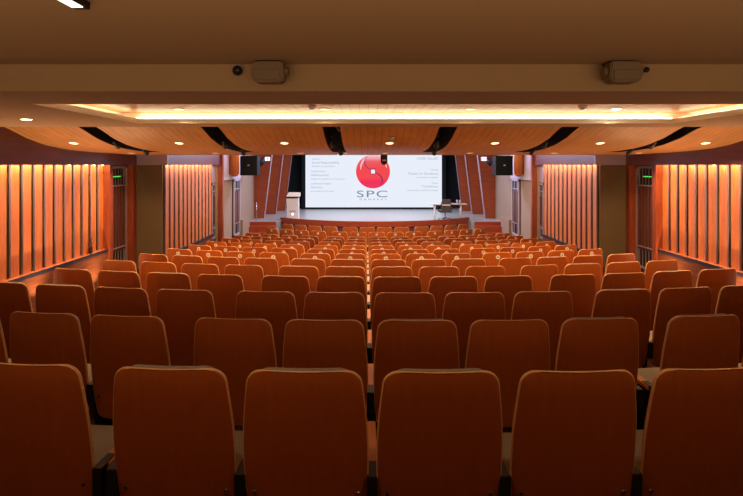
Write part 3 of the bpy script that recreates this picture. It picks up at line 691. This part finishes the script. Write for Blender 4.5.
# ================================================================ SEATS
def back_y(z):           # forward offset of the shell (towards the stage) at height z
    u = (SEAT_TOP - z)
    return 0.02 + 0.075 * (max(u, 0) / 0.62) ** 1.25
def half_w(z, hw_t=0.240, hw_m=0.272, rc=0.06, zt=SEAT_TOP, zb=0.27, rcb=0.04):
    u = min((zt - z) / 0.38, 1.0); hw = hw_t + (hw_m - hw_t) * math.sin(u * math.pi / 2)
    if z < 0.55: hw -= 0.025 * ((0.55 - z) / 0.28) ** 2
    dz = zt - z
    if dz < rc: hw = hw - rc + math.sqrt(max(rc * rc - (rc - dz) ** 2, 0))
    dz = z - zb
    if dz < rcb: hw = hw - rcb + math.sqrt(max(rcb * rcb - (rcb - dz) ** 2, 0))
    return hw
def panel_mesh(zt, zb, yo, th, inset=0.0, nu=10, rc=0.06, puff=0.0, edge_mi=1, rcb=0.04):
    bm = bmesh.new()
    k = 7
    zs = [zt - rc * (1 - math.cos(math.pi / 2 * i / k)) for i in range(k + 1)]
    z = zs[-1]; m = 9
    zs += [z + (zb + rcb - z) * (i + 1) / m for i in range(m)]
    zs += [zb + rcb * math.cos(math.pi / 2 * (i + 1) / 4) for i in range(4)]
    zs[-1] = zb + 0.0003; 
    A = []; B = []
    for iz, z in enumerate(zs):
        hw = half_w(z, rc=rc, zt=zt, zb=zb, rcb=rcb) - inset
        ra = []; rb = []
        for i in range(nu + 1):
            u = -1 + 2 * i / nu; x = u * hw
            y = back_y(z) + yo + 0.03 * (x / 0.26) ** 2
            pf = puff * (1 - abs(u) ** 4) * (1 - abs(2 * (z - zb) / (zt - zb) - 1) ** 6)
            ra.append(bm.verts.new((x, y, z))); rb.append(bm.verts.new((x, y + th + pf, z)))
        A.append(ra); B.append(rb)
    n = len(zs)
    for j in range(n - 1):
        for i in range(nu):
            f = bm.faces.new((A[j][i], A[j + 1][i], A[j + 1][i + 1], A[j][i + 1])); f.smooth = True
            f = bm.faces.new((B[j][i], B[j][i + 1], B[j + 1][i + 1], B[j + 1][i])); f.smooth = True
        for i, q in ((0, 1), (nu, -1)):
            v = (A[j][i], B[j][i], B[j + 1][i], A[j + 1][i])
            f = bm.faces.new(v if q > 0 else v[::-1]); f.material_index = edge_mi; f.smooth = True
    for i in range(nu):
        bm.faces.new((A[0][i], A[0][i + 1], B[0][i + 1], B[0][i])).material_index = edge_mi
        bm.faces.new((A[-1][i + 1], A[-1][i], B[-1][i], B[-1][i + 1])).material_index = edge_mi
    bmesh.ops.remove_doubles(bm, verts=bm.verts, dist=0.0002)
    bmesh.ops.recalc_face_normals(bm, faces=bm.faces)
    # round the ply edge slightly
    es = [e for e in bm.edges if len(e.link_faces) == 2 and e.link_faces[0].material_index != e.link_faces[1].material_index] if edge_mi else []
    if es: 
        r = bmesh.ops.bevel(bm, geom=es, offset=0.006, segments=2, affect='EDGES', profile=0.5)
        for f in r['faces']: f.material_index = 1; f.smooth = True
    return bm
def pedestal_bm(x):
    bm = bmesh.new()
    prism(bm, [(0.20, 0.05), (0.50, 0.05), (0.50, 0.40), (0.56, 0.46), (0.20, 0.46), (0.17, 0.36)], 'x', x - 0.018, x + 0.018)
    bx(bm, x - 0.05, x + 0.05, 0.14, 0.54, 0.0, 0.05, bevel=0.006)
    bx(bm, x - 0.022, x + 0.022, 0.10, 0.22, 0.36, 0.50, bevel=0.004)
    return bm
def arm_bm(x):
    bm = bmesh.new(); bx(bm, x - 0.028, x + 0.028, 0.15, 0.58, 0.465, 0.495, bevel=0.006); return bm
def make_seat():
    t = thing('auditorium_seat', 'seat', 'seat', (0, 0, 0), 0)
    obj('back_shell', panel_mesh(SEAT_TOP, 0.27, 0.0, 0.016), [M['ply'], M['ply_edge']], t)
    obj('back_cushion', panel_mesh(SEAT_TOP - 0.022, 0.44, 0.0165, 0.03, inset=0.034, puff=0.025, edge_mi=0), M['taupe'], t, smooth=True)
    bm = bmesh.new(); bx(bm, -0.255, 0.255, 0.14, 0.60, 0.35, 0.43, bevel=0.03); obj('seat_cushion', bm, M['taupe'], t, smooth=True)
    bm = bmesh.new(); bx(bm, -0.245, 0.245, 0.15, 0.585, 0.325, 0.35, bevel=0.006); obj('seat_board', bm, M['ply'], t)
    obj('pedestal', pedestal_bm(-P / 2), M['black'], t); obj('armrest', arm_bm(-P / 2), M['arm'], t)
    for x in (-0.225, 0.225):
        bm = bmesh.new(); cyl(bm, (x, back_y(0.42) + 0.03, 0.42), (x, back_y(0.42) + 0.018, 0.42), 0.008, n=10)
        obj('bolt', bm, M['chrome'], t)
    # number plate
    y = back_y(0.905)
    bm = bmesh.new(); cyl(bm, (0, y + 0.003, 0.905), (0, y - 0.005, 0.905), 0.036, n=20); p = obj('number_plate', bm, M['plate'], t)
    bm = bmesh.new(); n = 16
    for r0, r1, y2 in ((0.007, 0.013, y - 0.0062),):
        a = [bm.verts.new((r0 * math.cos(2 * math.pi * i / n), y2, 0.905 + 1.2 * r0 * math.sin(2 * math.pi * i / n))) for i in range(n)]
        b = [bm.verts.new((r1 * math.cos(2 * math.pi * i / n), y2, 0.905 + 1.2 * r1 * math.sin(2 * math.pi * i / n))) for i in range(n)]
        for i in range(n): bm.faces.new((a[i], b[i], b[(i + 1) % n], a[(i + 1) % n]))
    obj('numeral', bm, M['ink'], p)
    return t
seat0 = make_seat()
end_ped = obj('pedestal', pedestal_bm(P / 2), M['black']); end_arm = obj('armrest', arm_bm(P / 2), M['arm'])
tmpl_parts = (end_ped, end_arm)
rowname = {n: '%s row from the back' % ordn[n - 1] for n in range(1, 8)}
for n in range(8, 15): rowname[n] = '%s row from the stage' % ordn[14 - n]
rowname[1] = 'nearest row'; rowname[14] = 'row closest to the stage'
def place(n, sx, label, group, last):
    R = YC - D[n]; a = sx / R
    x = R * math.sin(a); y = YC - R * math.cos(a) - 0.09
    px = 366.5 + F * (x - XC) / y
    if px < -75 or px > 818: return
    s = dup(seat0, (x, y, ZF[n]), a, label, group, skip=(() if 6 < n < 14 else ('number_plate',)) + (('bolt',) if n > 2 else ()))
    if last:
        for p in tmpl_parts:
            c = p.copy(); C.objects.link(c); c.parent = s
    # small individual differences in how far back each seat leans
    s.rotation_euler.z += random.uniform(-0.012, 0.012)
    for ch in s.children:
        if ch.name.startswith('back_cushion') and n < 7 and random.random() < 0.45: ch.location.z = 0.019
for n in range(14, 0, -1):
    g1 = 1.86 if n > 1 else 1.81
    ctr = [k * P for k in range(-2, 3)]
    if n == 14: ctr = [(k - 1.5) * P for k in range(4)]; g1 = 1.57
    grp = 'orange auditorium seats'
    cn = ['leftmost', 'second from left', 'middle', 'second from right', 'rightmost'] if n != 14 else ['leftmost', 'second from left', 'second from right', 'rightmost']
    kind = 'numbered orange wooden seat' if 6 < n < 14 else 'orange wooden seat'
    for i, sx in enumerate(ctr): place(n, sx, '%s, centre block, %s, %s' % (kind, rowname[n], cn[i]), grp, i == len(ctr) - 1)
    for k in range(4):
        o4 = ['nearest the centre block', 'second out from centre block', 'third out from centre block', 'outermost by the side aisle'][k]
        for s, nm in ((-1, 'left'), (1, 'right')):
            place(n, s * (g1 + k * P), '%s, %s block, %s, %s' % (kind, nm, rowname[n], o4), grp, (s < 0 and k == 0) or (s > 0 and k == 3))
# remove the templates
for o in list(seat0.children):
    for g in list(o.children): bpy.data.objects.remove(g)
    bpy.data.objects.remove(o)
bpy.data.objects.remove(seat0)
for o in tmpl_parts: bpy.data.objects.remove(o)
